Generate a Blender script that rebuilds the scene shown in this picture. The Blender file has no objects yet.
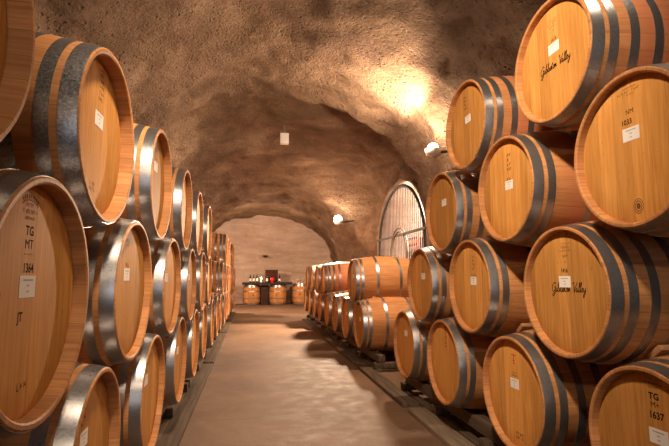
import bpy, bmesh, math, random
from mathutils import Vector, Matrix, noise
PI = math.pi
random.seed(7)
sc = bpy.context.scene
C = sc.collection
H = 1.17                                   # eye height above the floor

# ------------------------------------------------------------------ render look
sc.view_settings.view_transform = 'Standard'
sc.view_settings.look = 'None'
sc.view_settings.gamma = 1
sc.view_settings.exposure = 0.14
sc.view_settings.use_curve_mapping = False

# ------------------------------------------------------------------ node helper
class NT:
    def __init__(s, name):
        s.m = bpy.data.materials.new(name); s.m.use_nodes = True
        s.t = s.m.node_tree; s.b = s.t.nodes['Principled BSDF']
    def n(s, typ, **kw):
        nd = s.t.nodes.new(typ)
        for k, v in kw.items():
            if isinstance(k, str) and hasattr(nd, k): setattr(nd, k, v)
        return nd
    def l(s, a, b): s.t.links.new(a, b)
    def math(s, op, a, b=None, c=None):
        nd = s.t.nodes.new('ShaderNodeMath'); nd.operation = op
        for i, x in enumerate((a, b, c)):
            if x is None: continue
            if isinstance(x, (int, float)): nd.inputs[i].default_value = x
            else: s.l(x, nd.inputs[i])
        return nd.outputs[0]
    def coord(s, kind='Object'):
        return s.n('ShaderNodeTexCoord').outputs[kind]
    def sep(s, v):
        nd = s.n('ShaderNodeSeparateXYZ'); s.l(v, nd.inputs[0]); return nd.outputs
    def comb(s, x, y, z):
        nd = s.n('ShaderNodeCombineXYZ')
        for i, q in enumerate((x, y, z)):
            if isinstance(q, (int, float)): nd.inputs[i].default_value = q
            else: s.l(q, nd.inputs[i])
        return nd.outputs[0]
    def noise(s, v, scale=5, detail=4, rough=.55, dist=0):
        nd = s.n('ShaderNodeTexNoise'); s.l(v, nd.inputs['Vector'])
        nd.inputs['Scale'].default_value = scale; nd.inputs['Detail'].default_value = detail
        nd.inputs['Roughness'].default_value = rough; nd.inputs['Distortion'].default_value = dist
        return nd.outputs['Fac']
    def ramp(s, f, stops, interp='LINEAR'):
        nd = s.n('ShaderNodeValToRGB'); s.l(f, nd.inputs[0]); cr = nd.color_ramp; cr.interpolation = interp
        while len(cr.elements) < len(stops): cr.elements.new(.5)
        for e, (p, c) in zip(cr.elements, stops):
            e.position = p; e.color = (*c, 1) if len(c) == 3 else c
        return nd.outputs[0]
    def mix(s, f, a, b, mode='MIX'):
        nd = s.n('ShaderNodeMix', data_type='RGBA', blend_type=mode)
        for i, x in ((0, f), (6, a), (7, b)):
            if isinstance(x, (int, float)): nd.inputs[i].default_value = x
            elif isinstance(x, tuple): nd.inputs[i].default_value = (*x, 1)
            else: s.l(x, nd.inputs[i])
        return nd.outputs[2]
    def map(s, f, a, b, c, d):
        nd = s.n('ShaderNodeMapRange'); s.l(f, nd.inputs[0])
        for i, x in enumerate((a, b, c, d)): nd.inputs[i+1].default_value = x
        return nd.outputs[0]
    def bump(s, h, strength=.3, dist=.02, normal=None):
        nd = s.n('ShaderNodeBump'); s.l(h, nd.inputs['Height'])
        nd.inputs['Strength'].default_value = strength; nd.inputs['Distance'].default_value = dist
        if normal: s.l(normal, nd.inputs['Normal'])
        return nd.outputs[0]
    def done(s, col=None, rough=.6, metal=0., normal=None):
        if col is not None:
            if isinstance(col, tuple): s.b.inputs['Base Color'].default_value = (*col, 1)
            else: s.l(col, s.b.inputs['Base Color'])
        if isinstance(rough, (int, float)): s.b.inputs['Roughness'].default_value = rough
        else: s.l(rough, s.b.inputs['Roughness'])
        s.b.inputs['Metallic'].default_value = metal
        if normal is not None: s.l(normal, s.b.inputs['Normal'])
        return s.m

def rnd(N):                                   # a random number per object
    return N.n('ShaderNodeObjectInfo').outputs['Random']

def head_material():
    N = NT('oak_head'); co = N.coord(); x, y, z = N.sep(co); r = rnd(N)
    idx = N.math('FLOOR', N.math('ADD', N.math('DIVIDE', y, .083), r))
    w = N.n('ShaderNodeTexWhiteNoise', noise_dimensions='2D')
    N.l(N.comb(idx, N.math('MULTIPLY', r, 91.), 0.), w.inputs['Vector'])
    fr = N.math('FRACT', N.math('ADD', N.math('DIVIDE', y, .083), r))
    seam = N.math('LESS_THAN', fr, .018)
    off = N.math('ADD', N.math('MULTIPLY', w.outputs['Value'], 9.), N.math('MULTIPLY', r, 50.))
    g = N.noise(N.comb(off, N.math('MULTIPLY', y, 26.), N.math('MULTIPLY', z, 1.6)), 2.6, 5, .6, .35)
    fine = N.noise(N.comb(off, N.math('MULTIPLY', y, 160.), N.math('MULTIPLY', z, 5.)), 1.5, 3, .6)
    blot = N.noise(N.comb(off, N.math('MULTIPLY', y, 3.), N.math('MULTIPLY', z, 3.)), 1.2, 3)
    c = N.ramp(g, [(.25, (.44, .180, .036)), (.5, (.61, .285, .070)), (.75, (.73, .39, .125))])
    c = N.mix(N.map(fine, .3, .7, .0, .35), c, (.42, .18, .05))
    c = N.mix(N.map(blot, .35, .7, 0., .4), c, (.50, .23, .065))
    tint = N.map(w.outputs['Value'], 0, 1, .80, 1.10)
    c = N.mix(1., c, N.comb(tint, tint, tint), 'MULTIPLY')
    v = N.map(r, 0, 1, .82, 1.12)
    c = N.mix(1., c, N.comb(v, v, v), 'MULTIPLY')
    # small worm specks and wine freckles
    sp = N.noise(N.comb(off, N.math('MULTIPLY', y, 60.), N.math('MULTIPLY', z, 26.)), 1.3, 2, .5)
    c = N.mix(N.map(sp, .70, .78, 0., .55), c, (.17, .06, .02))
    c = N.mix(N.math('MULTIPLY', seam, .45), c, (.22, .09, .03))
    N.b.inputs['Specular IOR Level'].default_value = .05
    return N.done(c, .6, 0, N.bump(fine, .12, .004))

def stave_material(name, red):
    N = NT(name); co = N.coord(); x, y, z = N.sep(co); r = rnd(N)
    ang = N.math('ARCTAN2', y, z)
    u = N.math('ADD', N.math('MULTIPLY', ang, 30/(2*PI)), r)
    idx = N.math('FLOOR', u); fr = N.math('FRACT', u)
    w = N.n('ShaderNodeTexWhiteNoise', noise_dimensions='2D')
    N.l(N.comb(idx, N.math('MULTIPLY', r, 57.), 0.), w.inputs['Vector'])
    off = N.math('ADD', N.math('MULTIPLY', w.outputs['Value'], 7.), N.math('MULTIPLY', r, 31.))
    g = N.noise(N.comb(N.math('MULTIPLY', x, 3.), N.math('MULTIPLY', ang, 16.), off), 1.6, 5, .6, .3)
    c = N.ramp(g, [(.25, (.34, .140, .048)), (.5, (.47, .210, .078)), (.75, (.56, .28, .115))])
    tint = N.map(w.outputs['Value'], 0, 1, .78, 1.12)
    c = N.mix(1., c, N.comb(tint, tint, tint), 'MULTIPLY')
    if red:
        band = N.map(N.math('ABSOLUTE', x), .36, .22, 0., .65)
        c = N.mix(band, c, (.50, .155, .075))
    seam = N.math('LESS_THAN', fr, .03)
    c = N.mix(N.math('MULTIPLY', seam, .55), c, (.12, .05, .02))
    d = N.noise(co, 7., 4)
    c = N.mix(N.map(d, .5, .8, 0., .35), c, (.25, .11, .045))
    N.b.inputs['Specular IOR Level'].default_value = .12
    return N.done(c, .55, 0, N.bump(g, .15, .004))

def steel_material(name, rough):
    N = NT(name); co = N.coord(); r = rnd(N)
    a = N.noise(co, 130., 3, .7); b = N.noise(co, 5., 4)
    c = N.ramp(a, [(.3, (.16, .155, .155)), (.5, (.25, .243, .243)), (.75, (.47, .46, .46))] if rough else [(.3, (.29, .28, .28)), (.75, (.40, .39, .39))])
    c = N.mix(N.map(b, .45, .8, 0, .3), c, (.25, .23, .22))
    return N.done(c, N.map(a, .3, .8, .27, .38), .88, N.bump(a, .12 if rough else .03, .002))

def rock_material(name, cols, scale=1., pits=True, bump=1.):
    N = NT(name); co = N.coord()
    big = N.noise(co, .7*scale, 5, .6, .4); mid = N.noise(co, 4.*scale, 6, .65); fine = N.noise(co, 28.*scale, 5, .7)
    x, y, z = N.sep(co)
    strat = N.noise(N.comb(N.math('MULTIPLY', x, .6), N.math('MULTIPLY', y, .9), N.math('MULTIPLY', z, 3.)), 1.7, 5, .65, .5)
    c = N.ramp(N.math('ADD', N.math('MULTIPLY', big, .5), N.math('MULTIPLY', strat, .5)), [(.33, cols[0]), (.5, cols[1]), (.67, cols[2])])
    c = N.mix(N.map(fine, .4, .7, 0, .45), c, cols[0])
    pur = N.noise(N.comb(N.math('ADD', x, 11.), y, z), 1.1*scale, 4, .6, .6)
    c = N.mix(N.map(pur, .5, .68, 0, .45), c, tuple(q*k for q, k in zip(cols[1], (.82, .80, .98))))  # lavender of the shadows put into the rock colour as patches
    h = N.math('ADD', N.math('MULTIPLY', mid, 1.), N.math('MULTIPLY', fine, .6))
    if pits:
        v = N.n('ShaderNodeTexVoronoi'); N.l(co, v.inputs['Vector']); v.inputs['Scale'].default_value = 17*scale
        pt = N.map(v.outputs['Distance'], .12, .30, 0., 1.)
        gate = N.map(mid, .45, .6, 0., 1.)
        dark = N.math('MULTIPLY', N.math('SUBTRACT', 1., pt), gate)
        h = N.math('SUBTRACT', h, N.math('MULTIPLY', dark, 1.1))
    N.b.inputs['Specular IOR Level'].default_value = .1
    return N.done(c, .9, 0, N.bump(h, bump, .14))

def floor_material():
    N = NT('stained_concrete'); co = N.coord(); x, y, z = N.sep(co)
    a = N.noise(co, .8, 5, .6, .4); b = N.noise(co, 6., 5, .65); f = N.noise(co, 60., 3, .6)
    st = N.noise(N.comb(N.math('MULTIPLY', x, 1.), N.math('MULTIPLY', y, .3), 0.), 2., 4)
    c = N.ramp(a, [(.3, (.098, .055, .033)), (.5, (.165, .097, .058)), (.72, (.235, .150, .098))])
    c = N.mix(N.map(st, .5, .72, 0, .5), c, (.13, .075, .045))
    c = N.mix(N.map(b, .55, .75, 0, .35), c, (.31, .22, .155))
    c = N.mix(N.map(f, .42, .68, 0, .45), c, (.11, .068, .042))
    jn = N.math('LESS_THAN', N.math('FRACT', N.math('DIVIDE', N.math('ADD', y, 1.1), 2.6)), .006)
    c = N.mix(N.math('MULTIPLY', jn, .6), c, (.10, .06, .04))
    N.b.inputs['Specular IOR Level'].default_value = .3
    return N.done(c, N.map(b, .3, .7, .62, .8), 0, N.bump(N.math('ADD', b, f), .12, .01))

def simple(name, col, rough=.6, metal=0., var=.25, scale=12.):
    N = NT(name); co = N.coord(); a = N.noise(co, scale, 4)
    c = N.mix(N.map(a, .35, .7, 0, var), col, tuple(q*.5 for q in col))
    if rough >= .7: N.b.inputs['Specular IOR Level'].default_value = .03
    return N.done(c, rough, metal)

def wood(name, c0, c1, axis=1):
    N = NT(name); co = N.coord(); s = N.sep(co)
    k = [26., 26., 26.]; k[axis] = 1.5
    g = N.noise(N.comb(*[N.math('MULTIPLY', s[i], k[i]) for i in range(3)]), 1.2, 5, .6, .4)
    N.b.inputs['Specular IOR Level'].default_value = .12
    return N.done(N.ramp(g, [(.3, c0), (.7, c1)]), .65, 0, N.bump(g, .15, .005))

def emit(name, col, strength):
    N = NT(name); N.b.inputs['Emission Color'].default_value = (*col, 1); N.b.inputs['Emission Strength'].default_value = strength
    return N.done(col, .5)

M = dict(
    head=head_material(), stave=stave_material('oak_staves', False), stave_red=stave_material('wine_stained_staves', True),
    steel=steel_material('galvanised_steel', False), steel_rough=steel_material('pitted_steel', True), ink=simple('black_ink', (.018, .011, .008), .8, 0, .3), faint=simple('faded_ink', (.17, .075, .028), .75, 0, .4, 40.),
    red_ink=simple('red_ink', (.45, .05, .025), .7, 0, .3), paper=simple('label_paper', (.80, .76, .72), .7, 0, .08),
    print=simple('label_print', (.42, .40, .40), .7, 0, .2), bung=simple('bung', (.11, .02, .02), .5), knot=simple('knot', (.22, .09, .03), .7, 0, .5, 60.),
    rock=rock_material('shotcrete', [(.115, .070, .046), (.28, .178, .112), (.48, .33, .22)]),
    plaster=rock_material('pale_plaster', [(.30, .205, .155), (.48, .35, .275), (.63, .49, .40)], .8, False, .7),
    floor=floor_material(),
    timber=wood('weathered_timber', (.05, .034, .024), (.14, .098, .068)), timber_pale=wood('pale_timber', (.15, .11, .075), (.27, .20, .14)),
    chock=wood('chock_wood', (.22, .10, .045), (.38, .19, .09)), dark=wood('dark_wood', (.022, .011, .010), (.05, .025, .02), 0),
    slab=wood('dark_slab', (.018, .014, .016), (.04, .032, .034), 0),
    iron=simple('black_iron', (.030, .022, .018), .6, .0), iron_pale=simple('pale_iron', (.26, .21, .17), .45, .4),
    rust=simple('rusty_iron', (.30, .075, .035), .7, .1, .4), white=simple('white_casing', (.78, .74, .70), .5, 0, .1),
    lampmetal=simple('lamp_metal', (.60, .55, .50), .35, .5, .1), darkmetal=simple('dark_lamp_metal', (.05, .04, .04), .4, .5),
    bulb=emit('glowing_bulb', (1., .86, .66), 30.), flame=emit('candle_flame', (1., .72, .35), 25.), wax=simple('wax', (.75, .68, .58), .5, 0, .05),
    redglass=simple('red_glass', (.55, .015, .02), .15, 0, .1), bottle=simple('bottle_glass', (.012, .014, .010), .12, 0, .1),
    crate=wood('crate_wood', (.035, .008, .004), (.07, .018, .009), 0),
)
_g = NT('clear_glass'); _g.b.inputs['Transmission Weight'].default_value = .9; M['glass'] = _g.done((.9, .88, .85), .08)

# ------------------------------------------------------------------ mesh helpers
def obj(name, bm, mats, parent=None, smooth=True, angle=None):
    me = bpy.data.meshes.new(name)
    bm.normal_update(); bm.to_mesh(me); bm.free()
    for m in (mats if isinstance(mats, (list, tuple)) else [mats]): me.materials.append(m)
    if smooth:
        for p in me.polygons: p.use_smooth = True
        if angle: me.set_sharp_from_angle(angle=math.radians(angle))
    o = bpy.data.objects.new(name, me); C.objects.link(o)
    if parent: o.parent = parent
    return o
def thing(name, label, cat, loc=(0, 0, 0), rot=(0, 0, 0), group=None):
    o = bpy.data.objects.new(name, None); C.objects.link(o)
    o.empty_display_size = .1; o.location = loc; o.rotation_euler = rot
    return tag(o, label, cat, group)
def tag(o, label, cat, group=None):
    o['label'] = label; o['category'] = cat
    if group: o['group'] = group
    return o
def struct(name, bm, mats, smooth=True):
    o = obj(name, bm, mats, None, smooth); o['kind'] = 'structure'; return o
def add_box(bm, c, s, mat=None, mi=0, bev=0.):
    r = bmesh.ops.create_cube(bm, size=1.)
    vs = r['verts']
    for v in vs:
        v.co = Vector((v.co.x*s[0], v.co.y*s[1], v.co.z*s[2]))
    if bev:
        es = list({e for v in vs for e in v.link_edges})
        b = bmesh.ops.bevel(bm, geom=es, offset=bev, segments=2, affect='EDGES', profile=.6)
        vs = list({v for f in b['faces'] for v in f.verts} | {v for v in vs if v.is_valid})
        vs = list({w for v in vs for f in v.link_faces for w in f.verts})
    for v in vs:
        v.co = (mat @ v.co if mat else v.co) + Vector(c)
    for f in {f for v in vs for f in v.link_faces}: f.material_index = mi
    return vs
def box(c, s, bev=0., mat=None):
    bm = bmesh.new(); add_box(bm, c, s, mat, 0, bev); return bm
def lathe(bm, prof, n=48, axis='X', c=(0, 0, 0), closed=False, mi=0):
    """prof: (along, radius) pairs swept about the axis"""
    rings = []
    for a, r in prof:
        ring = []
        for k in range(n):
            t = 2*PI*k/n; p, q = r*math.sin(t), r*math.cos(t)
            co = (a, p, q) if axis == 'X' else (p, q, a)
            ring.append(bm.verts.new(Vector(co)+Vector(c)))
        rings.append(ring)
    pairs = list(zip(rings, rings[1:]))
    if closed: pairs.append((rings[-1], rings[0]))
    for A, B in pairs:
        for k in range(n):
            f = bm.faces.new((A[k], A[(k+1) % n], B[(k+1) % n], B[k])); f.material_index = mi
    return rings
def cap(bm, ring, mi=0):
    f = bm.faces.new(ring); f.material_index = mi
def tube(bm, pts, r, n=8, mi=0):
    pts = [Vector(p) for p in pts]; prev = None; rings = []
    for i, p in enumerate(pts):
        t = (pts[min(i+1, len(pts)-1)]-pts[max(i-1, 0)]).normalized()
        if prev is None:
            u = t.orthogonal().normalized()
        else:
            u = (prev-t*prev.dot(t)).normalized()
        prev = u; v = t.cross(u)
        rings.append([bm.verts.new(p+(u*math.cos(2*PI*k/n)+v*math.sin(2*PI*k/n))*r) for k in range(n)])
    for A, B in zip(rings, rings[1:]):
        for k in range(n):
            bm.faces.new((A[k], A[(k+1) % n], B[(k+1) % n], B[k])).material_index = mi
    bm.faces.new(rings[0]); bm.faces.new(rings[-1])

# ------------------------------------------------------------------ the barrel
L, RB, R0, DEP = .93, .351, .2995, .028      # length, bilge radius, end radius, depth of the head in the chime
def rad(x): return RB-(RB-R0)*(2*x/L)**2
def stave_bm():
    bm = bmesh.new(); h = L/2
    prof = [(-h+DEP+.024, .277), (-h+.004, .282), (-h, .287), (-h, .2965)]
    prof += [(-h+.003+(L-.006)*i/22, rad(-h+.003+(L-.006)*i/22)) for i in range(23)]
    prof += [(h, .2965), (h, .287), (h-.004, .282), (h-DEP-.024, .277)]
    lathe(bm, prof, 60)
    return bm
def head_bm(s):
    bm = bmesh.new(); x = s*(L/2-DEP)
    rs = lathe(bm, [(x, .06), (x, .20), (x, .262), (x+s*-.006, .2815)], 60)
    cap(bm, rs[0])
    return bm
def hoop_bm(x0, x1, seed):
    bm = bmesh.new(); k = 4; th = .0016
    out = [(x0+(x1-x0)*i/k, rad(x0+(x1-x0)*i/k)+th) for i in range(k+1)]
    inn = [(x, r-th-.003) for x, r in reversed(out)]
    lathe(bm, out+inn, 60, closed=True)
    rn = random.Random(seed); a0 = rn.uniform(-.35, .35)      # lap of the strip and its rivets
    xm = (x0+x1)/2
    for da in (-.06, .06):
        for dx in (-.011, .011):
            a = a0+da; r = rad(xm)+th
            m = Matrix.Translation((xm+dx, r*math.sin(a), r*math.cos(a))) @ Matrix.Rotation(-a, 4, 'X')
            bmesh.ops.create_uvsphere(bm, u_segments=8, v_segments=5, radius=.0042, matrix=m @ Matrix.Diagonal((1, 1, .55, 1)))
    return bm
HOOPS = {8: [(0., .055), (.076, .114), (.165, .203), (.272, .310)], 6: [(0., .055), (.076, .114), (.285, .322)]}
dummy = []
def base_mesh(bm, name, mat, angle=40):
    o = obj(name, bm, mat, None, True, angle); me = o.data
    bpy.data.objects.remove(o); return me
ME = {'stave': base_mesh(stave_bm(), 'staves', M['stave'], 35), 'stave_red': base_mesh(stave_bm(), 'staves', M['stave_red'], 35),
      'head': base_mesh(head_bm(-1), 'head', M['head']), 'back': base_mesh(head_bm(1), 'head', M['head'])}
for kind, hs in HOOPS.items():
    for i, (a, b) in enumerate(hs):
        ME[('hoop', kind, i, 0)] = base_mesh(hoop_bm(-L/2+max(a, .005), -L/2+b, i+kind), 'hoop', M['steel'])
        ME[('hoop', kind, i, 1)] = base_mesh(hoop_bm(L/2-b, L/2-max(a, .005), i+kind+50), 'hoop', M['steel'])
def bung_bm():
    bm = bmesh.new(); r = lathe(bm, [(RB-.012, .032), (RB+.006, .030), (RB+.010, .026)], 20, 'Z'); cap(bm, r[-1]); return bm
ME['bung'] = base_mesh(bung_bm(), 'bung', M['bung'])

# --- writing on the heads: u to the viewer's right, v up, origin at the middle of the head
XH = -L/2+DEP-.0003
def uv3(u, v, lift=0.): return Vector((XH-lift, -u, v))
def quad_bm(bm, u, v, w, h, mi=0, rot=0., lift=0.):
    c, s = math.cos(rot), math.sin(rot)
    vs = [bm.verts.new(uv3(u+x*c-y*s, v+x*s+y*c, lift)) for x, y in ((-w/2, -h/2), (w/2, -h/2), (w/2, h/2), (-w/2, h/2))]
    bm.faces.new(vs).material_index = mi
def letters_bm(bm, txt, u, v, size, mi=0, xs=1., bold=.0006):
    cu = bpy.data.curves.new('t', 'FONT'); cu.body = txt; cu.size = size*.88; cu.align_x = 'CENTER'; cu.align_y = 'CENTER'
    cu.offset = bold; cu.resolution_u = 3
    o = bpy.data.objects.new('t', cu); C.objects.link(o)
    dg = bpy.context.evaluated_depsgraph_get()
    me = bpy.data.meshes.new_from_object(o.evaluated_get(dg))
    vs = [bm.verts.new(uv3(u+q.co.x*xs, v+q.co.y)) for q in me.vertices]
    for p in me.polygons:
        try: bm.faces.new([vs[i] for i in p.vertices]).material_index = mi
        except ValueError: pass
    bpy.data.objects.remove(o); bpy.data.curves.remove(cu); bpy.data.meshes.remove(me)
def scribble_bm(bm, u, v, w, h, rn, mi=1, n=None, rot=0.):
    """a row of worn stamped marks too small to read"""
    n = n or max(3, int(w/(h*.75))); c, s = math.cos(rot), math.sin(rot)
    for k in range(n):
        if rn.random() < .12: continue
        x = -w/2+w*(k+.5)/n; cw = w/n*.62
        def put(dx, dy, ww, hh):
            quad_bm(bm, u+(x+dx)*c-dy*s, v+(x+dx)*s+dy*c, ww, hh, mi, rot)
        put(-cw*.36, 0, cw*.26, h*rn.uniform(.7, 1))
        if rn.random() < .6: put(cw*.36, rn.uniform(-.1, .1)*h, cw*.24, h*rn.uniform(.5, 1))
        put(0, rn.choice((-.4, 0, .4))*h, cw*.8, h*.2)
def arc_bm(bm, u, v, r, a0, a1, h, n, mi=1):
    for k in range(n):
        a = a0+(a1-a0)*(k+.5)/n
        quad_bm(bm, u+r*math.sin(a), v+r*math.cos(a), abs(a1-a0)*r/n*.6, h, mi, -a)
def stroke(bm, pts, w, mi=0):
    P = [Vector(p) for p in pts]; Q = []
    for i in range(len(P)-1):
        p0, p1, p2, p3 = P[max(i-1, 0)], P[i], P[i+1], P[min(i+2, len(P)-1)]
        for k in range(5):
            t = k/5
            Q.append(.5*((2*p1)+(p2-p0)*t+(2*p0-5*p1+4*p2-p3)*t*t+(3*p1-p0-3*p2+p3)*t**3))
    Q.append(P[-1]); prev = None
    for i, p in enumerate(Q):
        t = Q[min(i+1, len(Q)-1)]-Q[max(i-1, 0)]
        if t.length < 1e-9: continue
        nrm = Vector((-t.y, t.x)).normalized()*w/2
        cur = (bm.verts.new(uv3(*(p+nrm))), bm.verts.new(uv3(*(p-nrm))))
        if prev: bm.faces.new((prev[0], prev[1], cur[1], cur[0])).material_index = mi
        prev = cur
CUR = {   # a hand drawn joined script: strokes, advance
 'G': ([[(1.45, 1.55), (1.15, 1.95), (.6, 1.75), (.2, 1.1), (.25, .4), (.7, .1), (1.2, .5), (1.4, 1.05), (.85, .95)], [(1.4, 1.05), (1.3, -.1), (.95, -.85), (.5, -.6), (1.2, -.05), (1.75, .15)]], 1.7),
 'i': ([[(0, .1), (.25, .9), (.22, .25), (.5, .1)], [(.32, 1.35), (.38, 1.42)]], .48),
 'b': ([[(0, .1), (.35, 1.2), (.42, 1.9), (.22, 1.7), (.2, .3), (.5, .05), (.75, .5), (.5, .8), (.75, .62), (.95, .6)]], .85),
 's': ([[(0, .1), (.35, .95), (.5, .4), (.3, .05), (.12, .2), (.6, .1)]], .6),
 't': ([[(0, .1), (.32, 1.6), (.25, .3), (.6, .1)], [(0, 1.1), (.6, 1.2)]], .58),
 'o': ([[(0, .2), (.3, .85), (.1, .5), (.35, .05), (.65, .45), (.4, .85), (.85, .7)]], .75),
 'n': ([[(0, .1), (.15, .85), (.2, .1), (.5, .85), (.6, .3), (.9, .1)]], 1.0),
 'V': ([[(.0, 1.6), (.3, 1.95), (.55, 1.0), (.7, .0), (1.0, 1.0), (1.5, 1.95)]], 1.15),
 'a': ([[(.55, .75), (.25, .85), (.05, .4), (.25, .05), (.55, .6), (.55, .2), (.85, .1)]], .8),
 'l': ([[(0, .1), (.35, 1.2), (.42, 1.95), (.22, 1.6), (.25, .2), (.55, .1)]], .5),
 'e': ([[(0, .15), (.45, .6), (.3, .9), (.1, .45), (.35, .05), (.75, .25)]], .65),
 'y': ([[(0, .8), (.15, .2), (.5, .35), (.65, .85), (.55, -.3), (.25, -.95), (.1, -.5), (.8, .3)]], .8), ' ': ([], .45)}
def script_bm(bm, txt, u0, u1, v, mi=0, w=.0042):
    tot = sum(CUR[c][1] for c in txt); k = (u1-u0)/tot; x = 0.
    for c in txt:
        for s in CUR[c][0]:
            stroke(bm, [(u0+(x+a+b*.22)*k, v+b*k*1.15) for a, b in s], w, mi)
        x += CUR[c][1]

def label_bm(u, v, w=.080, h=.052, rot=0., seed=0):
    bm = bmesh.new(); rn = random.Random(seed)
    m = Matrix.Rotation(rot, 3, 'X')
    add_box(bm, uv3(u, v, .0002), (.0010, w, h), m, 0)
    for dv, ww in ((.30, .62), (.05, .18), (-.22, .16)):
        quad_bm(bm, u-math.sin(rot)*0, v+dv*h, ww*w, h*.07, 1, 0, .0012)
    return bm

PAPER = None
def inscription(kind, rn):
    """a list of (part name, bmesh); material slots: ink, faint, red"""
    bm = bmesh.new(); parts = []
    last = [None, None]
    def here(v):
        if last[1] is None or abs(v-last[0]) > .034:
            last[1] = bmesh.new(); parts.append(('stamp_mark', last[1]))
        last[0] = v; return last[1]
    def scribble_row(_, u, v, *a, **k): scribble_bm(here(v), u, v, *a, **k)
    def quad(_, u, v, *a, **k): quad_bm(here(v), u, v, *a, **k)
    def arc_marks(_, u, v, r, *a, **k): arc_bm(here(v+r), u, v, r, *a, **k)
    def letters(_, *a):
        b = bmesh.new(); letters_bm(b, *a); parts.append(('stencil_letters', b))
    def script(_, *a):
        b = bmesh.new(); script_bm(b, *a); parts.append(('handwriting', b))
    if kind == 'B0':
        arc_marks(bm, -.028, .175, .072, -.62, .62, .010, 9, 1); arc_marks(bm, -.028, .166, .072, -.62, .62, .004, 12, 1)
        for k in range(3): scribble_row(bm, -.026, .226-.016*k, (.05, .075, .05)[k], .010, rn, 1)
        letters(bm, 'TG', -.022, .163, .036, 0); letters(bm, 'MT', -.021, .131, .036, 0, 1., .0)
        scribble_row(bm, -.018, .108, .05, .004, rn, 1)
        letters(bm, '1364', -.017, .074, .036, 0, .85); letters(bm, 'JT', -.042, -.040, .036, 0, .9)
        scribble_row(bm, -.01, -.2, .05, .02, rn, 1, 3)
    elif kind == 'A1':
        for k in range(6): scribble_row(bm, -.003+rn.uniform(-.008, .008), .245-.021*k, .045, .014, rn, 0, 3)
        for k in range(2): scribble_row(bm, -.041, -.17-.02*k, .05, .013, rn, 1, 4)
    elif kind == 'C0':
        for k in range(6): scribble_row(bm, -.048, .245-.022*k, .055, .014, rn, 0, 2+k % 2)
    elif kind == 'D1':
        scribble_row(bm, -.009, .215, .06, .007, rn, 1); scribble_row(bm, -.009, .20, .075, .012, rn, 1); scribble_row(bm, -.009, .182, .05, .010, rn, 1); scribble_row(bm, -.009, .16, .03, .012, rn, 1, 2)
        letters(bm, '1418', -.006, .113, .030, 1, .85)
        script(bm, 'Gibbston Valley', -.125, .105, -.030, 0, .0046)
    elif kind == 'F2':
        scribble_row(bm, -.012, .222, .08, .007, rn, 1); scribble_row(bm, -.012, .205, .06, .013, rn, 1); scribble_row(bm, -.012, .187, .08, .007, rn, 1); scribble_row(bm, -.012, .163, .04, .012, rn, 1, 2); scribble_row(bm, -.012, .135, .015, .012, rn, 1, 1)
        letters(bm, '1416', -.024, .094, .032, 0, .85)
        script(bm, 'Gibbston Valley', -.125, .110, -.005, 0, .0040)
    elif kind == 'E2':
        for k in range(3): scribble_row(bm, -.021, .25-.014*k, (.09, .11, .06)[k], (.008, .012, .006)[k], rn, 1)
        letters(bm, 'NM', -.019, .155, .031, 0, .9, .0); letters(bm, '1033', -.037, .117, .032, 0, .95)
        b = bmesh.new()
        for r0, r1 in ((.0, .012), (.017, .021), (.026, .029)):
            A = [[b.verts.new(uv3(-.006+r*math.cos(2*PI*k/20)*.8, -.214+r*math.sin(2*PI*k/20))) for k in range(20)] for r in (max(r0, .001), r1)]
            for k in range(20): b.faces.new((A[0][k], A[0][(k+1) % 20], A[1][(k+1) % 20], A[1][k])).material_index = 1
        parts.append(('knot', b))
    elif kind == 'G3':
        arc_marks(bm, .004, .19, .088, -.45, .45, .008, 10, 0)
        for k in range(3): scribble_row(bm, .004, .253-.014*k, (.055, .08, .045)[k], .0085, rn, 0)
        letters(bm, 'TG', .004, .193, .036, 0, 1.05, .0010); letters(bm, 'M+', .007, .164, .034, 0, 1., .0); letters(bm, '1637', .009, .128, .038, 0, .95, .0010)
    elif kind == 'G2':
        for k in range(2): quad(bm, -.017, .195-.028*k, (.045, .02)[k], .004, 2)
        quad(bm, -.017, .175, .006, .055, 2); quad(bm, -.012, .15, .012, .005, 2)
        scribble_row(bm, -.013, .088, .06, .012, rn, 0); scribble_row(bm, -.013, .103, .045, .006, rn, 0)
        for k in range(2): scribble_row(bm, .012, -.212-.02*k, .07, .016, rn, 0, 4)
    elif kind == 'E1':
        for k in range(6): scribble_row(bm, .008-.001*k, .195-.027*k, .05, .017, rn, 0, 2)
    elif kind == 'F1':
        scribble_row(bm, .008, .23, .06, .010, rn, 1)
        for k in range(4): scribble_row(bm, .008, .19-.026*k, .035, .016, rn, 0, 2)
        scribble_row(bm, .010, .073, .06, .018, rn, 0, 4)
    elif kind == 'D0':
        for k in range(4): scribble_row(bm, -.045, .215-.026*k, .05, .015, rn, 0, 3)
    elif kind == 'G1':
        for k in range(7): scribble_row(bm, -.003, .245-.023*k, .035, .016, rn, 0, 2)
    elif kind == 'B1':
        scribble_row(bm, -.005, .21, .05, .012, rn, 1); scribble_row(bm, -.005, .19, .03, .01, rn, 1); scribble_row(bm, .006, .106, .05, .016, rn, 0, 3)
    elif kind == 'A2':
        for k in range(4): scribble_row(bm, .010, .215-.024*k, .05, .013, rn, 1, 3)
    elif kind == 'plain':
        scribble_row(bm, -.005, .20, .06, .010, rn, 1); scribble_row(bm, -.005, .182, .045, .009, rn, 1); scribble_row(bm, 0, .105, .05, .014, rn, 0, 4)
    bm.free()
    return parts

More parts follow.
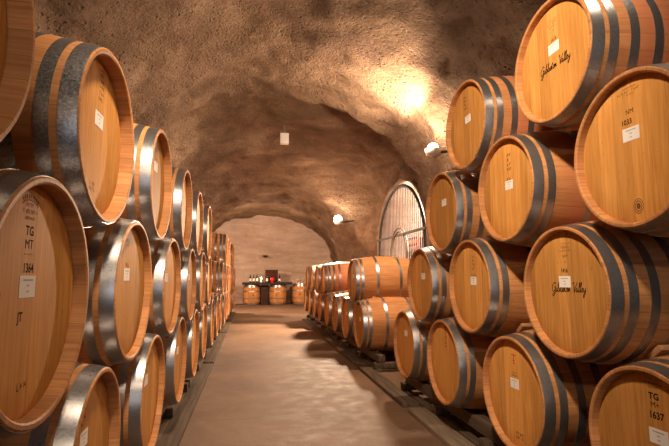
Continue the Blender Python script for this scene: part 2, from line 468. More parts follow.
GEN = {}
def barrel(side, x, y, z, label, group, hoops=6, red=False, ins='plain', lab=(0., .065), dang=0., roll=0., off=(0., 0.), deep=0.):
    rz = (0 if side == 'R' else PI)+dang
    cx = x+L/2 if side == 'R' else x-L/2
    t = thing('wine_barrel', label, 'barrel', (cx, y, z), (roll, 0, rz), group)
    fill_barrel(t, hoops, red, ins, lab, off, deep)
    if ins == 'A1':
        for o in t.children:
            if o.name.startswith('hoop'): o.material_slots[0].link = 'OBJECT'; o.material_slots[0].material = M['steel_rough']
    return t
def child(name, me, parent, label=None):
    o = bpy.data.objects.new(name, me); C.objects.link(o); o.parent = parent
    if label: o['label'] = label
    return o
def fill_barrel(t, hoops, red, ins, lab, off=(0., 0.), deep=0.):
    child('staves', ME['stave_red' if red else 'stave'], t)
    child('head', ME['head'], t).location = (deep, 0, 0); child('head', ME['back'], t)
    for i in range(len(HOOPS[hoops])):
        for e in (0, 1): child('hoop', ME[('hoop', hoops, i, e)], t)
    child('bung', ME['bung'], t)
    if ins:
        key = ('ins', ins)
        if key not in GEN:
            GEN[key] = []
            for nm, b in inscription(ins, random.Random(len(GEN)+3)):
                me = base_mesh(b, nm, M['ink']); GEN[key].append((nm, me))
                for m in ('faint', 'red_ink'): me.materials.append(M[m])
        for nm, me in GEN[key]: child(nm, me, t).location = (deep, -off[0], off[1])
    if lab:
        key = ('lab', round(lab[0], 3), round(lab[1], 3))
        if key not in GEN:
            GEN[key] = base_mesh(label_bm(*lab, seed=len(GEN)), 'paper_label', M['paper']); GEN[key].materials.append(M['print'])
        child('paper_label', GEN[key], t, 'white paper label').location = (deep, 0, 0)

ORD = ['nearest', 'second', 'third', 'fourth', 'fifth', 'sixth', 'seventh', 'eighth', 'ninth', 'tenth', 'eleventh', 'twelfth', 'thirteenth', 'fourteenth', 'fifteenth']
XL, XR = -.494, 1.397
SP = .95; SR = .9747*.95
ZL = {'A': 1.660, 'B': 1.110, 'C': .558}
ZR = {'D': 2.199, 'E': 1.652, 'F': 1.100, 'G': .540}
OFFL = {'A': -.5, 'B': 0, 'C': .5}; OFFR = {'D': 1.5, 'E': 1, 'F': .5, 'G': 0}
def yl(r, i): return (1.347+i+OFFL[r])*SP
def yr(r, i): return 4.310-(i+OFFR[r])*SR
# special cases read off the photograph: position, hoops, stain, writing, paper label
SPEC = {
 ('A', 0): dict(p=(-.494, .826, 1.668), off=(0.003, 0.002), deep=0.016, hoops=8, ins='plain'),
 ('A', 1): dict(p=(-.495, 1.741, 1.651), a=-.021, off=(0.010, 0.002), deep=0.017, hoops=8, ins='A1', lab=(0.000, 0.064), txt='oak barrel in left top row with black scribble above a tilted white label'),
 ('A', 2): dict(p=(-.492, 2.695, 1.669), off=(-0.010, -0.002), deep=0.012, hoops=6, ins='A2', lab=(-0.010, 0.097)),
 ('A', 3): dict(p=(-.485, 3.663, 1.661), off=(-0.027, -0.004), deep=0.010, hoops=6, ins='plain', lab=(-0.007, 0.061)),
 ('B', 0): dict(p=(-.493, 1.279, 1.113), off=(-0.016, 0.000), deep=0.007, hoops=8, ins='B0', lab=(-0.031, 0.031), txt='large oak barrel at far left stamped TG MT 1364 and JT'),
 ('B', 1): dict(p=(-.498, 2.221, 1.108), a=-.02, off=(-0.058, 0.002), hoops=8, ins='B1', lab=(-0.056, 0.067)),
 ('B', 2): dict(p=(-.490, 3.171, 1.103), a=-.02, off=(-0.083, 0.002), hoops=6, ins='plain', lab=(-0.081, 0.055)),
 ('B', 3): dict(p=(-.489, 4.131, 1.094), off=(-0.109, 0.002), hoops=6),
 ('C', 0): dict(p=(-.491, 1.757, .554), a=.03, off=(-0.026, 0.009), deep=0.006, hoops=6, ins='C0', lab=(-0.066, 0.094), txt='oak barrel at bottom left with tall black writing down its head'),
 ('C', 1): dict(p=(-.493, 2.704, .552), off=(-0.071, 0.016), hoops=8, ins=None, lab=(-0.093, 0.091)),
 ('C', 2): dict(p=(-.493, 3.664, .565), off=(-0.096, 0.016), hoops=6, ins=None),
 ('D', 0): dict(p=(1.401, 2.925, 2.188), off=(0.028, -0.010), hoops=8, red=True, ins='D0', lab=(0.012, 0.042), txt='red-stained oak barrel in the right top row just right of the bright wall lamp'),
 ('D', 1): dict(p=(1.401, 1.987, 2.212), off=(0.019, -0.010), hoops=8, red=True, ins='D1', lab=(0.010, 0.062), txt='top right oak barrel with bold black handwriting just under its white label'),
 ('E', 0): dict(p=(1.404, 3.386, 1.653), off=(0.033, -0.005), hoops=8, ins=None, lab=(0.027, 0.070)),
 ('E', 1): dict(p=(1.403, 2.458, 1.663), off=(0.024, -0.005), hoops=6, red=True, ins='E1', lab=(0.025, 0.020)),
 ('E', 2): dict(p=(1.393, 1.535, 1.648), off=(0.015, -0.005), hoops=8, ins='E2', lab=(-0.004, 0.062), txt='oak barrel at right edge marked NM 1033 with a dark knot below'),
 ('F', 0): dict(p=(1.393, 3.847, 1.099), off=(0.038, 0.001), hoops=8, ins='plain', lab=(0.041, 0.066)),
 ('F', 1): dict(p=(1.392, 2.925, 1.104), off=(0.029, 0.001), hoops=6, ins='F1', lab=(0.036, 0.033)),
 ('F', 2): dict(p=(1.413, 2.007, 1.098), a=-.02, off=(0.019, 0.001), hoops=8, ins='F2', lab=(-0.005, 0.044), txt='oak barrel numbered 1416 with brown handwriting behind its white label'),
 ('G', 0): dict(p=(1.395, 4.307, .538), off=(0.042, 0.006), hoops=6, ins=None, lab=(0.013, 0.100)),
 ('G', 1): dict(p=(1.388, 3.382, .541), off=(0.033, 0.006), hoops=6, ins='G1', lab=None, txt='oak barrel in right bottom row with a vertical line of black marks and no label'),
 ('G', 2): dict(p=(1.392, 2.458, .537), a=-.02, off=(0.024, 0.006), hoops=8, ins='G2', lab=(0.008, 0.050), txt='oak barrel in right bottom row with a red mark above its label'),
 ('G', 3): dict(p=(1.392, 1.536, .542), off=(0.015, 0.006), hoops=8, ins='G3', lab=(0.027, 0.064), txt='oak barrel in the bottom right corner stamped TG M+ 1637'),
}
rn = random.Random(11)
def place(side, row, i, label, group):
    s = SPEC.get((row, i), {}) if not (row == 'G' and i < 0) else {}
    x, y, z = s.get('p') or ((XL, yl(row, i), ZL[row]) if side == 'L' else (XR, yr(row, i), ZR[row]))
    if not s:
        x += rn.uniform(-.012, .012)
        s = dict(hoops=rn.choice((6, 6, 8)), ins=rn.choice(('plain', None, None)), red=rn.random() < .12)
    return barrel(side, x, y, z, s.get('txt', label), group, s.get('hoops', 6), s.get('red', False), s.get('ins', 'plain'),
                  s.get('lab', (0., .065)), s.get('a', 0.)*(1 if side == 'L' else -1), rn.uniform(-.02, .02), s.get('off', (0., 0.)), s.get('deep', 0.))
GL, GR, GF, GH = 'barrels stacked along the left side', 'barrels in the tall near stack on the right', 'barrels in the far stack on the left', 'barrels in the low stack on the right'
for i in range(6):
    place('L', 'A', i, f'light oak barrel, {ORD[i]} from the front in the left stack\'s top row', GL)
    place('L', 'B', i, f'light oak barrel, {ORD[i]} from the front in the left stack\'s middle row', GL)
for i in range(15):
    place('L', 'C', i, f'oak barrel, {ORD[i]} from the front in the long bottom row on left', GL)
for k, i in enumerate(range(9, 14)):
    place('L', 'A', i, f'oak barrel, {ORD[k]} of the top row beyond the gap in the left stack', GF)
for k, i in enumerate(range(8, 15)):
    place('L', 'B', i, f'oak barrel, {ORD[k]} of the middle row beyond the gap in the left stack', GF)
NAMES = {'D': 'top', 'E': 'third', 'F': 'second', 'G': 'bottom'}
for row, cnt in (('D', 2), ('E', 3), ('F', 3), ('G', 4)):
    for i in range(cnt):
        place('R', row, i, f'oak barrel at the far end of the {NAMES[row]} row of the tall right stack' if i == 0 else
              f'oak barrel, {ORD[i]} from the far end in the tall right stack\'s row {NAMES[row]} up'.replace('row bottom up', 'bottom row').replace('row third up', 'third row up').replace('row second up', 'second row up'), GR)
for k, i in enumerate(range(-2, -10, -1)):
    place('R', 'G', i, f'oak barrel, {ORD[k]} in the bottom row of the low stack by the gate', GH)
for n, k in enumerate((0, 3, 4, 5, 6)):
    x, y, z = XR+.005, 6.626+.926*k, 1.096
    barrel('R', x, y, z, ('oak barrel lying alone on top of the low stack in front of gate' if n == 0 else
           f'oak barrel, {ORD[n-1]} in the top row at the far end of the low stack'), GH, 6 if n != 1 else 8, n == 1, None, (0., .065))

# ------------------------------------------------------------------ racks, boards and chocks under the barrels
def pallet(side, y0, y1, ztop, label, group):
    sg = 1 if side == 'R' else -1; x0 = XR if side == 'R' else XL
    t = thing('pallet', label, 'pallet', (x0+sg*L/2, (y0+y1)/2, 0), (0, 0, 0 if side == 'R' else PI), group)
    ln = y1-y0; zb = ztop-.091
    for dx in (-.31, .31):
        obj('stringer', box((dx, 0, .0205), (.07, ln, .04), .004), M['timber'], t, True, 30)
    for dy in (-ln/2+.07, 0, ln/2-.07):
        obj('bearer', box((0, dy, (zb+.041)/2), (.72, .10, zb-.042), .006), M['timber'], t, True, 30)
def rails(side, y0, y1, ztop, where):
    sg = 1 if side == 'R' else -1; x0 = XR if side == 'R' else XL
    for nm, dx in (('front', -.27), ('back', .27)):
        o = obj('timber_rail', box((0, 0, -.0455), (.085, y1-y0, .09), .006), M['timber'], None, True, 30)
        o.location = (x0+sg*(L/2+dx), (y0+y1)/2, ztop)
        tag(o, f'long {nm} timber rail carrying {where}', 'rail', 'timber rails under the barrels')
ZTR, ZTL = .536-rad(.225), .548-rad(.225)
RG = 'timber pallets under the right barrels'; LG = 'timber pallets under the left barrels'
rt = [('nearest timber pallet under the right bottom row', (2, 3)), ('timber pallet under the far end of the tall right stack', (0, 1)),
      ('nearest timber pallet under the low right stack', (-2, -3)), ('second timber pallet under the low right stack', (-4, -5)),
      ('third timber pallet under the low right stack', (-6, -7)), ('farthest timber pallet under the low right stack', (-8, -9))]
for lab, (a, b) in rt:
    ys = sorted((yr('G', a), yr('G', b)))
    pallet('R', ys[0]-.445, ys[1]+.445, ZTR, lab, RG)
for k in range(8):
    idx = (2*k, 2*k+1) if k < 7 else (14,)
    ys = [yl('C', i) for i in idx]
    pallet('L', ys[0]-.45, ys[-1]+.45, ZTL, f'timber pallet, {ORD[k]} from the front under the left bottom row', LG)
rails('R', yr('G', 3)-.42, yr('G', 0)+.42, ZTR, 'the bottom row of the tall right stack')
rails('R', yr('G', -2)-.42, yr('G', -9)+.42, ZTR, 'the bottom row of the low right stack')
rails('L', yl('C', 0)-.42, yl('C', 14)+.42, ZTL, 'the bottom row of the left stack')
def board(x, y0, y1, w, label, group, m='timber', zz=0., rz=0.):
    o = obj('floor_board', box((0, 0, .0175), (w, y1-y0, .035), .004), M[m], None, True, 30)
    o.location = (x, (y0+y1)/2, zz); o.rotation_euler.z = rz
    return tag(o, label, 'board', group)
BG = 'flat boards lying along the aisle edges'
for k, (a, b) in enumerate(((.6, 2.55), (2.62, 4.05), (4.2, 6.1), (6.2, 9.0), (9.1, 12.8))):
    board(XR-.02+.05, a, b, .16, f'{("nearest", "second", "third", "fourth", "farthest")[k]} flat grey board on the floor along the right barrels', BG, 'timber_pale' if k in (1, ) else 'timber')
for k, (a, b) in enumerate(((.5, 3.2), (3.28, 6.5), (6.62, 9.9), (10., 15.6))):
    board(XL-.055, a, b, .15, f'{("nearest", "second", "third", "farthest")[k]} flat grey board on the floor along the left barrels', BG)
def chock(y, z, yu, zu, x, label):
    a = math.atan2(zu-z, yu-y)
    o = obj('wedge_block', box((0, 0, 0), (.07, .08, .026), .004), M['chock'], None, True, 30)
    cy, cz = (y+yu)/2, (z+zu)/2; t = (-math.sin(a), math.cos(a))
    o.location = (x, cy+.055*t[0], cz+.055*t[1]); o.rotation_euler.x = a+PI/2
    tag(o, label, 'wedge', 'wooden wedges between the barrels')
chock(1.536, .542, 2.007, 1.098, 1.665, 'brown wooden wedge between the 1416 barrel and the bottom right corner barrel')
chock(6.163, .54, 6.626, 1.096, 1.66, 'dark wooden wedge under the lone top barrel of the low stack by the gate')
chock(2.458, .537, 2.925, 1.104, 1.62, 'brown wooden wedge on the red marked barrel in the right bottom row')

# ------------------------------------------------------------------ the cave
KEY = [  # Y: centre x, left half width, right half width, rise, spring height, exponent
 (-5.0, .40, 2.50, 2.55, 2.50, 1.37, 2.0), (7.00, .40, 2.50, 2.55, 2.55, 1.37, 2.0), (7.16, .40, 2.52, 2.60, 2.86, 1.37, 5.0),
 (11.0, .42, 2.40, 2.58, 2.45, 1.30, 5.0), (11.6, .45, 2.30, 2.30, 2.30, 1.25, 2.2), (13.95, .50, 2.15, 2.12, 2.02, 1.22, 2.2),
 (14.05, .55, 2.9, 2.9, 2.6, 1.30, 2.2), (20.6, .60, 2.9, 2.9, 2.4, 1.30, 2.2)]
def prof(Y):
    for a, b in zip(KEY, KEY[1:]):
        if Y <= b[0]:
            t = (Y-a[0])/(b[0]-a[0]); return [p+(q-p)*t for p, q in zip(a[1:], b[1:])]
    return list(KEY[-1][1:])
def cave_point(Y, u):
    """u in 0..1 runs from the left floor edge over the crown to the right floor edge"""
    cx, al, ar, b, z0, n = prof(Y)
    if u < .16: P = Vector((cx-al, Y, z0*u/.16)); nr = Vector((-1, 0, 0))
    elif u > .84: P = Vector((cx+ar, Y, z0*(1-u)/.16)); nr = Vector((1, 0, 0))
    else:
        t = PI*(1-(u-.16)/.68); c, s = math.cos(t), math.sin(t)
        a = ar if c > 0 else al
        if c < 0: n = min(n, 2.2)
        P = Vector((cx+a*math.copysign(abs(c)**(2/n), c), Y, z0+b*abs(s)**(2/n)))
        nr = Vector((c, 0, s))
    q = P
    d = .12*noise.noise(q*.75+Vector((3, 1, 7)))+.075*noise.noise(q*1.9)+.045*noise.noise(q*4.3+Vector((9, 0, 0)))+.022*noise.noise(q*8.5)
    d += .05*noise.noise(Vector((q.x*.9, q.y*2.2, q.z*2.6)))
    return P+nr*d
def stations():
    ys = []; y = -5.0
    while y < 20.6:
        ys.append(y)
        y += .022 if 6.9 < y < 7.25 or 13.85 < y < 14.15 else (.075 if y < 14 else .12)
    ys.append(20.6); return ys
YS = stations(); NU = 190
grid = [[cave_point(Y, j/NU) for j in range(NU+1)] for Y in YS]
GY0, GY1, GXP = 7.62, 10.85, 2.95            # the gate in the right wall
GYC, GHW, GSP, GRI = (GY0+GY1)/2, (GY1-GY0)/2, 1.80, 1.30
def gate_top(y):
    q = (y-GYC)/GHW
    return -1 if abs(q) >= 1 else GSP+GRI*math.sqrt(1-q*q)
def patch(j0, j1, hole=False):
    bm = bmesh.new()
    V = [[bm.verts.new(row[j]) for j in range(j0, j1+1)] for row in grid]
    for i in range(len(V)-1):
        for j in range(j1-j0):
            a, b, c, d = V[i][j], V[i][j+1], V[i+1][j+1], V[i+1][j]
            if hole:
                m = (a.co+c.co)/2
                if m.z < gate_top(m.y): continue
            bm.faces.new((a, b, c, d))
    bmesh.ops.delete(bm, geom=[v for v in bm.verts if not v.link_faces], context='VERTS')
    if hole:                                 # trim the broken edge to the clean arch
        for v in bm.verts:
            if v.is_boundary and GY0-.12 < v.co.y < GY1+.12 and v.co.z < gate_top(min(max(v.co.y, GY0+.01), GY1-.01))+.2 and v.co.z > .02:
                if v.co.z < GSP: v.co.y = GY0 if v.co.y < GYC else GY1
                else:
                    a = math.atan2((v.co.z-GSP)/GRI, (v.co.y-GYC)/GHW)
                    v.co.y, v.co.z = GYC+GHW*math.cos(a), GSP+GRI*math.sin(a)
    return bm
j1, j2 = int(NU*.33), int(NU*.67)
struct('wall_left', patch(0, j1), M['rock']); struct('ceiling', patch(j1, j2), M['rock']); struct('wall_right', patch(j2, NU, True), M['rock'])
def sheet(f, nu, nv):
    bm = bmesh.new(); V = [[bm.verts.new(f(i/nu, j/nv)) for j in range(nv+1)] for i in range(nu+1)]
    for i in range(nu):
        for j in range(nv): bm.faces.new((V[i][j], V[i+1][j], V[i+1][j+1], V[i][j+1]))
    return bm
def far_wall(u, v):
    x, z = -3+7.2*u, 4.3*v
    q = Vector((x, 20.5, z))
    y = 20.45-.9*max(0, v-.5)**1.3+.14*noise.noise(q*.8)+.05*noise.noise(Vector((x*1.2, 3, z*4)))+.02*noise.noise(q*6)
    return Vector((x, y, z))
struct('wall_far', sheet(far_wall, 90, 60), M['plaster'])
struct('floor', sheet(lambda u, v: Vector((-3.2+8.2*u, -5.2+26*v, 0)), 4, 12), M['floor'], False)
# the end behind the camera: a wall with a doorway to daylight
bm = bmesh.new()
for c, s in (((-1.3, -5, 2.1), (2.6, .2, 4.3)), ((2.2, -5, 2.1), (2.4, .2, 4.3)), ((.5, -5, 3.4), (1.0, .2, 1.8))): add_box(bm, c, s)
struct('wall_near', bm, M['rock'], False)

# side tunnel behind the gate
def side(u, v):
    t = PI*v; x = GXP+.12+1.9*u; e = 1.04
    p = Vector((x, GYC+GHW*e*math.cos(t), 0)); s = math.sin(t)
    if v < .25: p.y = GYC+GHW*e; p.z = (GSP+.02)*v/.25
    elif v > .75: p.y = GYC-GHW*e; p.z = (GSP+.02)*(1-v)/.25
    else:
        t = PI*(v-.25)/.5; p.y = GYC+GHW*e*math.cos(t); p.z = GSP+.02+GRI*e*math.sin(t)
    d = .05*noise.noise(p*1.5)
    return p+Vector((0, d, d))
struct('wall_recess_side', sheet(side, 20, 60), M['plaster'])
struct('wall_recess_back', sheet(lambda u, v: Vector((GXP+1.75+.07*noise.noise(Vector((u*5, v*5, 2))), GYC-1.7+3.4*u, 3.3*v)), 30, 30), M['plaster'])
# plastered surround of the opening
def arch_pts(hw, sp, ri, n=40, y0=None):
    pts = [(GYC-hw, 0), (GYC-hw, sp*.5), (GYC-hw, sp)]
    pts += [(GYC-hw*math.cos(PI*k/n), sp+ri*math.sin(PI*k/n)) for k in range(1, n)]
    return pts+[(GYC+hw, sp), (GYC+hw, sp*.5), (GYC+hw, 0)]
def arch_solid(hw0, ri0, hw1, ri1, x0, x1, wob=0.):
    bm = bmesh.new(); A = arch_pts(hw0, GSP, ri0); B = arch_pts(hw1, GSP, ri1)
    def w(p): return Vector(p)+Vector((.0, 1, 1))*wob*noise.noise(Vector(p)*3)
    R = [[bm.verts.new(w((x, y, z))) for x, (y, z) in ((x0, a), (x0, b), (x1, b), (x1, a))] for a, b in zip(A, B)]
    for p, q in zip(R, R[1:]):
        for k in range(4): bm.faces.new((p[k], p[(k+1) % 4], q[(k+1) % 4], q[k]))
    for e in (R[0], R[-1]): bm.faces.new(e)
    bmesh.ops.recalc_face_normals(bm, faces=bm.faces)
    return bm
struct('trim_1', arch_solid(GHW-.01, GRI-.01, GHW+.035, GRI+.035, GXP-.02, GXP+.42, .0), M['plaster'])
# the iron gate
g = thing('iron_gate', 'black arched iron gate of thin upright bars in the right wall', 'gate', (GXP+.02, GYC, 0))
def gp(y, z, x=0.): return (x, y-GYC, z)
FH, FR, FC = GHW-.13, GRI-.10, GYC+.07           # the iron arch stands inside the opening
bm = bmesh.new(); tube(bm, [gp(GYC+(y-GYC)+.07, z) for y, z in arch_pts(FH, GSP, FR)], .034, 8); obj('arch_frame', bm, M['iron'], g)
for k in range(1, 29):
    y = FC-FH+2*FH*k/29; q = (y-FC)/FH
    bm = bmesh.new(); tube(bm, [gp(y, .04), gp(y, GSP+FR*math.sqrt(max(0, 1-q*q)))], .0085, 6); obj('bar', bm, M['iron'], g)
bm = bmesh.new(); add_box(bm, gp(FC-.05, 1.99, -.035), (.03, 2*FH+.16, .045)); obj('crossbar', bm, M['iron'], g, False)
DY = 9.17
bm = bmesh.new()
for r, sp in ((.55, 1.59), (.475, 1.59)):
    tube(bm, [gp(DY-r, .05, -.05), gp(DY-r, sp, -.05)]+[gp(DY-r*math.cos(PI*k/20), sp+r*1.0*math.sin(PI*k/20), -.05) for k in range(1, 20)]+[gp(DY+r, sp, -.05), gp(DY+r, .05, -.05)], .022, 8)
obj('door_frame', bm, M['iron_pale'], g)
# rusty lattice behind the bars
lt = thing('lattice_rack', 'rust red lattice rack standing right behind the iron gate', 'rack', (GXP+.28, 9.22, 0))
bm = bmesh.new()
for k in range(7): add_box(bm, (0, -.345+.69*k/6, .97), (.03, .035, 1.94))
obj('upright', bm, M['rust'], lt, False)
bm = bmesh.new()
for k in range(15): add_box(bm, (-.031, 0, .06+1.86*k/14), (.03, .73, .04))
obj('shelf_strip', bm, M['rust'], lt, False)
bm = bmesh.new(); add_box(bm, (.10, 0, .97), (.02, .73, 1.94)); obj('back_board', bm, M['plaster'], lt, False)

# ------------------------------------------------------------------ lamps
WARM = (1., .72, .485)
def light(name, loc, power, radius=.06, col=WARM, typ='POINT', rot=None, **kw):
    d = bpy.data.lights.new(name, typ); d.energy = power; d.color = col
    if typ in ('POINT', 'SPOT'): d.shadow_soft_size = radius
    for k, v in kw.items(): setattr(d, k, v)
    o = bpy.data.objects.new(name, d); C.objects.link(o); o.location = loc
    if rot: o.rotation_euler = rot
    return o
def sconce(loc, label, side, bowl='lampmetal', bulb=True, globe=.070):
    """a ball-shaped wall lamp: bowl below, bulb above, arm to the wall"""
    t = thing('wall_lamp', label, 'lamp', loc, (0, 0, 0), 'ball lamps on the cave walls')
    bm = bmesh.new(); pr = [(-.105*math.cos(a), .105*math.sin(a)) for a in [PI*.53*k/12 for k in range(1, 13)]]
    rs = lathe(bm, pr, 28, 'Z'); cap(bm, rs[0])
    lathe(bm, [(z*.94, r*.94) for z, r in pr], 28, 'Z')
    obj('bowl', bm, M[bowl], t)
    if bulb:
        bm = bmesh.new(); bmesh.ops.create_uvsphere(bm, u_segments=20, v_segments=12, radius=globe, matrix=Matrix.Translation((0, 0, .018+(globe-.07)))); obj('bulb', bm, M['bulb'], t)
    bm = bmesh.new()
    if side == 'far': tube(bm, [(0, .08, -.03), (0, .42, .0)], .018)
    else: tube(bm, [(side*.08, 0, -.03), (side*.40, 0, .02)], .018)
    obj('arm', bm, M['darkmetal'], t)
    return t
sconce((2.24, 5.56, H+1.59), 'white ball lamp glowing on the right wall beside the tall barrel stack', 1)
light('lamp_light', (2.05, 5.48, H+1.74), 75, .07)
light('lamp_light', (2.0, 5.48, H+1.56), 150, .07, WARM, 'SPOT', (Vector((.9, 5.9, 0))-Vector((2.0, 5.48, 2.73))).to_track_quat('-Z', 'Y').to_euler(), spot_size=math.radians(105), spot_blend=.5)
light('lamp_light', (1.88, 5.44, H+1.74), 310, .06, WARM, 'SPOT', (Vector((.8, 5.6, 4.1))-Vector((2.05, 5.44, 2.89))).to_track_quat('-Z', 'Y').to_euler(), spot_size=math.radians(158), spot_blend=.4)
sconce((2.09, 11.5, 2.52), 'bright ball lamp on the wall left of the iron gate', 1, globe=.10)
light('lamp_light', (1.90, 11.30, 2.62), 50, .10)
light('lamp_light', (1.90, 11.30, 2.50), 1500, .07, WARM, 'SPOT', (Vector((-.2, 8.8, .2))-Vector((1.9, 11.3, 2.5))).to_track_quat('-Z', 'Y').to_euler(), spot_size=math.radians(112), spot_blend=.4)
sconce((.56, 20.1, 2.02), 'dark unlit bowl lamp on the far end wall above the table', 'far', 'darkmetal', False)
# lamps of the end chamber, hidden behind its corners
light('lamp_light', (-1.7, 15.2, 2.5), 680, .1); light('lamp_light', (2.8, 15.1, 2.5), 480, .1)
# shaded lamps added out of view around the camera to light the stacks
def added_spot(x, y, z, power, label, aim, cone=150, blend=.6):
    t = thing('added_lamp', label, 'lamp', (x, y, z), (0, 0, 0), 'unseen lamps added around the camera')
    bm = bmesh.new(); lathe(bm, [(.10, .05), (.10, .055), (-.06, .11), (-.06, .105), (.095, .05)], 24, 'Z', closed=True); obj('shade', bm, M['lampmetal'], t)
    bm = bmesh.new(); tube(bm, [(0, 0, .09), (0, 0, .6)], .012); obj('stem', bm, M['darkmetal'], t)
    d = (Vector(aim)-Vector((x, y, z))).to_track_quat('-Z', 'Y').to_euler()
    light('lamp_light', (x, y, z-.08), power, .10, (1., .78, .565), 'SPOT', d, spot_size=math.radians(cone), spot_blend=blend)
added_spot(.10, 1.0, 3.25, 480, 'unseen lamp added over the aisle just ahead of the camera', (.60, 3.6, 1.75), 122, .8)
added_spot(1.75, 1.35, 3.35, 30, 'unseen fill lamp added above the right stack, turned towards the left stack', (-.49, 2.2, 1.3), 100)
added_spot(.45, -1.4, 2.9, 75, 'unseen fill lamp added over the aisle behind the camera', (.45, 3.0, 1.3), 120)
# lamp of the side tunnel
light('lamp_light', (GXP+.7, GYC-.9, 2.75), 560, .08, (1., .82, .64))
# daylight through the doorway behind the camera
light('doorway_daylight', (.5, -4.8, 1.3), 24, col=(.90, .92, 1.), typ='AREA', rot=(PI/2, 0, 0), shape='RECTANGLE', size=1.0, size_y=2.4)
w = bpy.data.worlds.new('World'); sc.world = w; w.use_nodes = True
w.node_tree.nodes['Background'].inputs[0].default_value = (.6, .75, 1, 1); w.node_tree.nodes['Background'].inputs[1].default_value = .3

# box on the ceiling
t = thing('ceiling_box', 'small white box fixed to the cave ceiling', 'sensor', (.575, 8.95, H+2.635))
obj('casing', box((0, 0, 0), (.165, .11, .21), .008), M['white'], t, True, 30)
bm = bmesh.new(); add_box(bm, (0, -.0575, .055), (.155, .006, .06), None, 0, .002); obj('cover', bm, M['paper'], t, False)
bm = bmesh.new(); tube(bm, [(0, 0, .09), (0, 0, .32)], .018); obj('stem', bm, M['lampmetal'], t)

# ------------------------------------------------------------------ the tasting table at the end
TY = 19.55
for x, s, lab in ((.0, .87, 'upright oak barrel under the left end of the tasting table'), (1.06, .87, 'upright oak barrel under the right end of the tasting table'), (2.0, .92, 'upright oak barrel standing to the right of the tasting table')):
    b = thing('wine_barrel', lab, 'barrel', (x, TY, s*L/2+.002), (PI, PI/2, 0), 'upright barrels by the far wall')
    b.rotation_euler = Matrix.Rotation(-PI/2+(.25 if x < 1 else -.2), 3, 'Z').to_4x4().to_3x3().__matmul__(Matrix.Rotation(PI/2, 3, 'Y') @ Matrix.Rotation(PI/2*0, 3, 'X')).to_euler()
    fill_barrel(b, 6, False, None, None); b.scale = (s, 1., 1.)
TT = .87*L+.006
t = thing('tasting_table', 'dark plank tasting table resting on two barrels by the far wall', 'table', (.63, TY, 0))
obj('tabletop', box((0, 0, TT+.045), (2.0, .72, .09), .008), M['slab'], t, True, 30)
t = thing('dark_block', 'tall dark block filling the dark area under the middle of the tasting table', 'box', (.53, TY+.05, 0))  # dark block put in for the dark area between the two barrels
obj('block_body', box((0, 0, TT/2-.03), (.30, .30, TT-.07), .006), M['dark'], t, True, 30)
obj('block_top', box((0, 0, TT-.055), (.32, .32, .03), .006), M['dark'], t, True, 30)
top = TT+.0915
cr = thing('wooden_crate', 'dark reddish wooden crate standing on the tasting table', 'crate', (.80, TY+.1, top))
obj('crate_body', box((0, 0, .24), (.50, .30, .48), .008), M['crate'], cr, True, 30)
bm = bmesh.new()
for z in (.06, .24, .42): add_box(bm, (0, -.158, z), (.50, .014, .05))
obj('slat', bm, M['dark'], cr, False); obj('lid', box((0, 0, .492), (.54, .34, .022), .004), M['dark'], cr, True, 30)
def wine(x, y, z, lab, h=.31):
    b = thing('wine_bottle', lab, 'bottle', (x, y, z), (0, 0, 0), 'wine bottles on the tasting table')
    bm = bmesh.new(); k = h/.31
    rs = lathe(bm, [(0, .030), (.004, .037), (.19*k, .0375), (.215*k, .032), (.235*k, .018), (.25*k, .0145), (.305*k, .0145), (.31*k, .012)], 18, 'Z'); cap(bm, rs[0]); cap(bm, rs[-1]); obj('glass', bm, M['bottle'], b)
    bm = bmesh.new(); lathe(bm, [(.045*k, .0383), (.15*k, .0383)], 18, 'Z'); obj('paper_label', bm, M['paper'], b, True)
    bm = bmesh.new(); rs = lathe(bm, [(.26*k, .0158), (.312*k, .0158)], 14, 'Z'); cap(bm, rs[-1]); obj('capsule', bm, M['bottle'], b)
for x, lab in ((-.05, 'leftmost of three dark wine bottles on the tasting table'), (.08, 'middle of three dark wine bottles on the tasting table'), (.21, 'third dark wine bottle from left on the tasting table')):
    wine(x, TY-.12, top, lab)
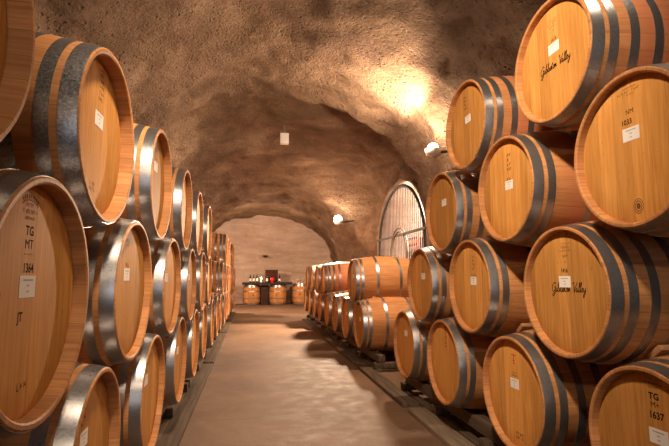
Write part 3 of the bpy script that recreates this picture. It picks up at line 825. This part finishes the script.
wine(.62, TY-.22, top, 'dark wine bottle with pale label in front of the crate', .30)
wine(1.12, TY-.05, top, 'dark wine bottle just right of the crate', .30)
c = thing('candle', 'lit candle glowing on the table left of the crate', 'candle', (.38, TY-.18, top))
bm = bmesh.new(); rs = lathe(bm, [(0, .04), (.10, .04)], 16, 'Z'); cap(bm, rs[0]); cap(bm, rs[1]); obj('wax', bm, M['wax'], c, True, 30)
bm = bmesh.new(); bmesh.ops.create_uvsphere(bm, u_segments=10, v_segments=8, radius=.03, matrix=Matrix.Translation((0, 0, .15)) @ Matrix.Diagonal((1, 1, 1.9, 1))); obj('flame', bm, M['flame'], c)
light('candle_light', (.38, TY-.25, top+.17), 5, .03, (1, .6, .28))
c = thing('red_candle_holder', 'round red glass candle holder in front of the crate', 'candle holder', (.82, TY-.22, top))
bm = bmesh.new(); rs = lathe(bm, [(0, .05), (.03, .08), (.10, .095), (.17, .08), (.20, .065)], 20, 'Z'); cap(bm, rs[0]); obj('bowl', bm, M['redglass'], c)
bm = bmesh.new(); rs = lathe(bm, [(.02, .05), (.12, .05)], 16, 'Z'); cap(bm, rs[1]); obj('wax', bm, M['wax'], c, True, 30)
def glass(x, y, z, lab):
    b = thing('wine_glass', lab, 'glass', (x, y, z), (0, 0, 0), 'wine glasses on the end barrel')
    bm = bmesh.new(); rs = lathe(bm, [(0, .034), (.004, .034), (.008, .006), (.085, .005), (.10, .025), (.13, .040), (.165, .038), (.20, .030)], 18, 'Z'); cap(bm, rs[0]); obj('bowl', bm, M['glass'], b)
for k, (x, y) in enumerate(((1.87, TY-.12), (1.98, TY-.02), (2.11, TY-.14))):
    glass(x, y, .92*L-.92*DEP+.006, ('left', 'middle', 'right')[k]+' wine glass of three on the upright barrel right of the table')

# ------------------------------------------------------------------ camera
cam = bpy.data.cameras.new('camera'); cam.sensor_width = 36; cam.lens = 472.26*36/669; cam.clip_start = .02
co = bpy.data.objects.new('camera', cam); C.objects.link(co)
co.location = (0, 0, H); co.rotation_euler = (PI/2+.1111, 0, -.1726)
sc.camera = co
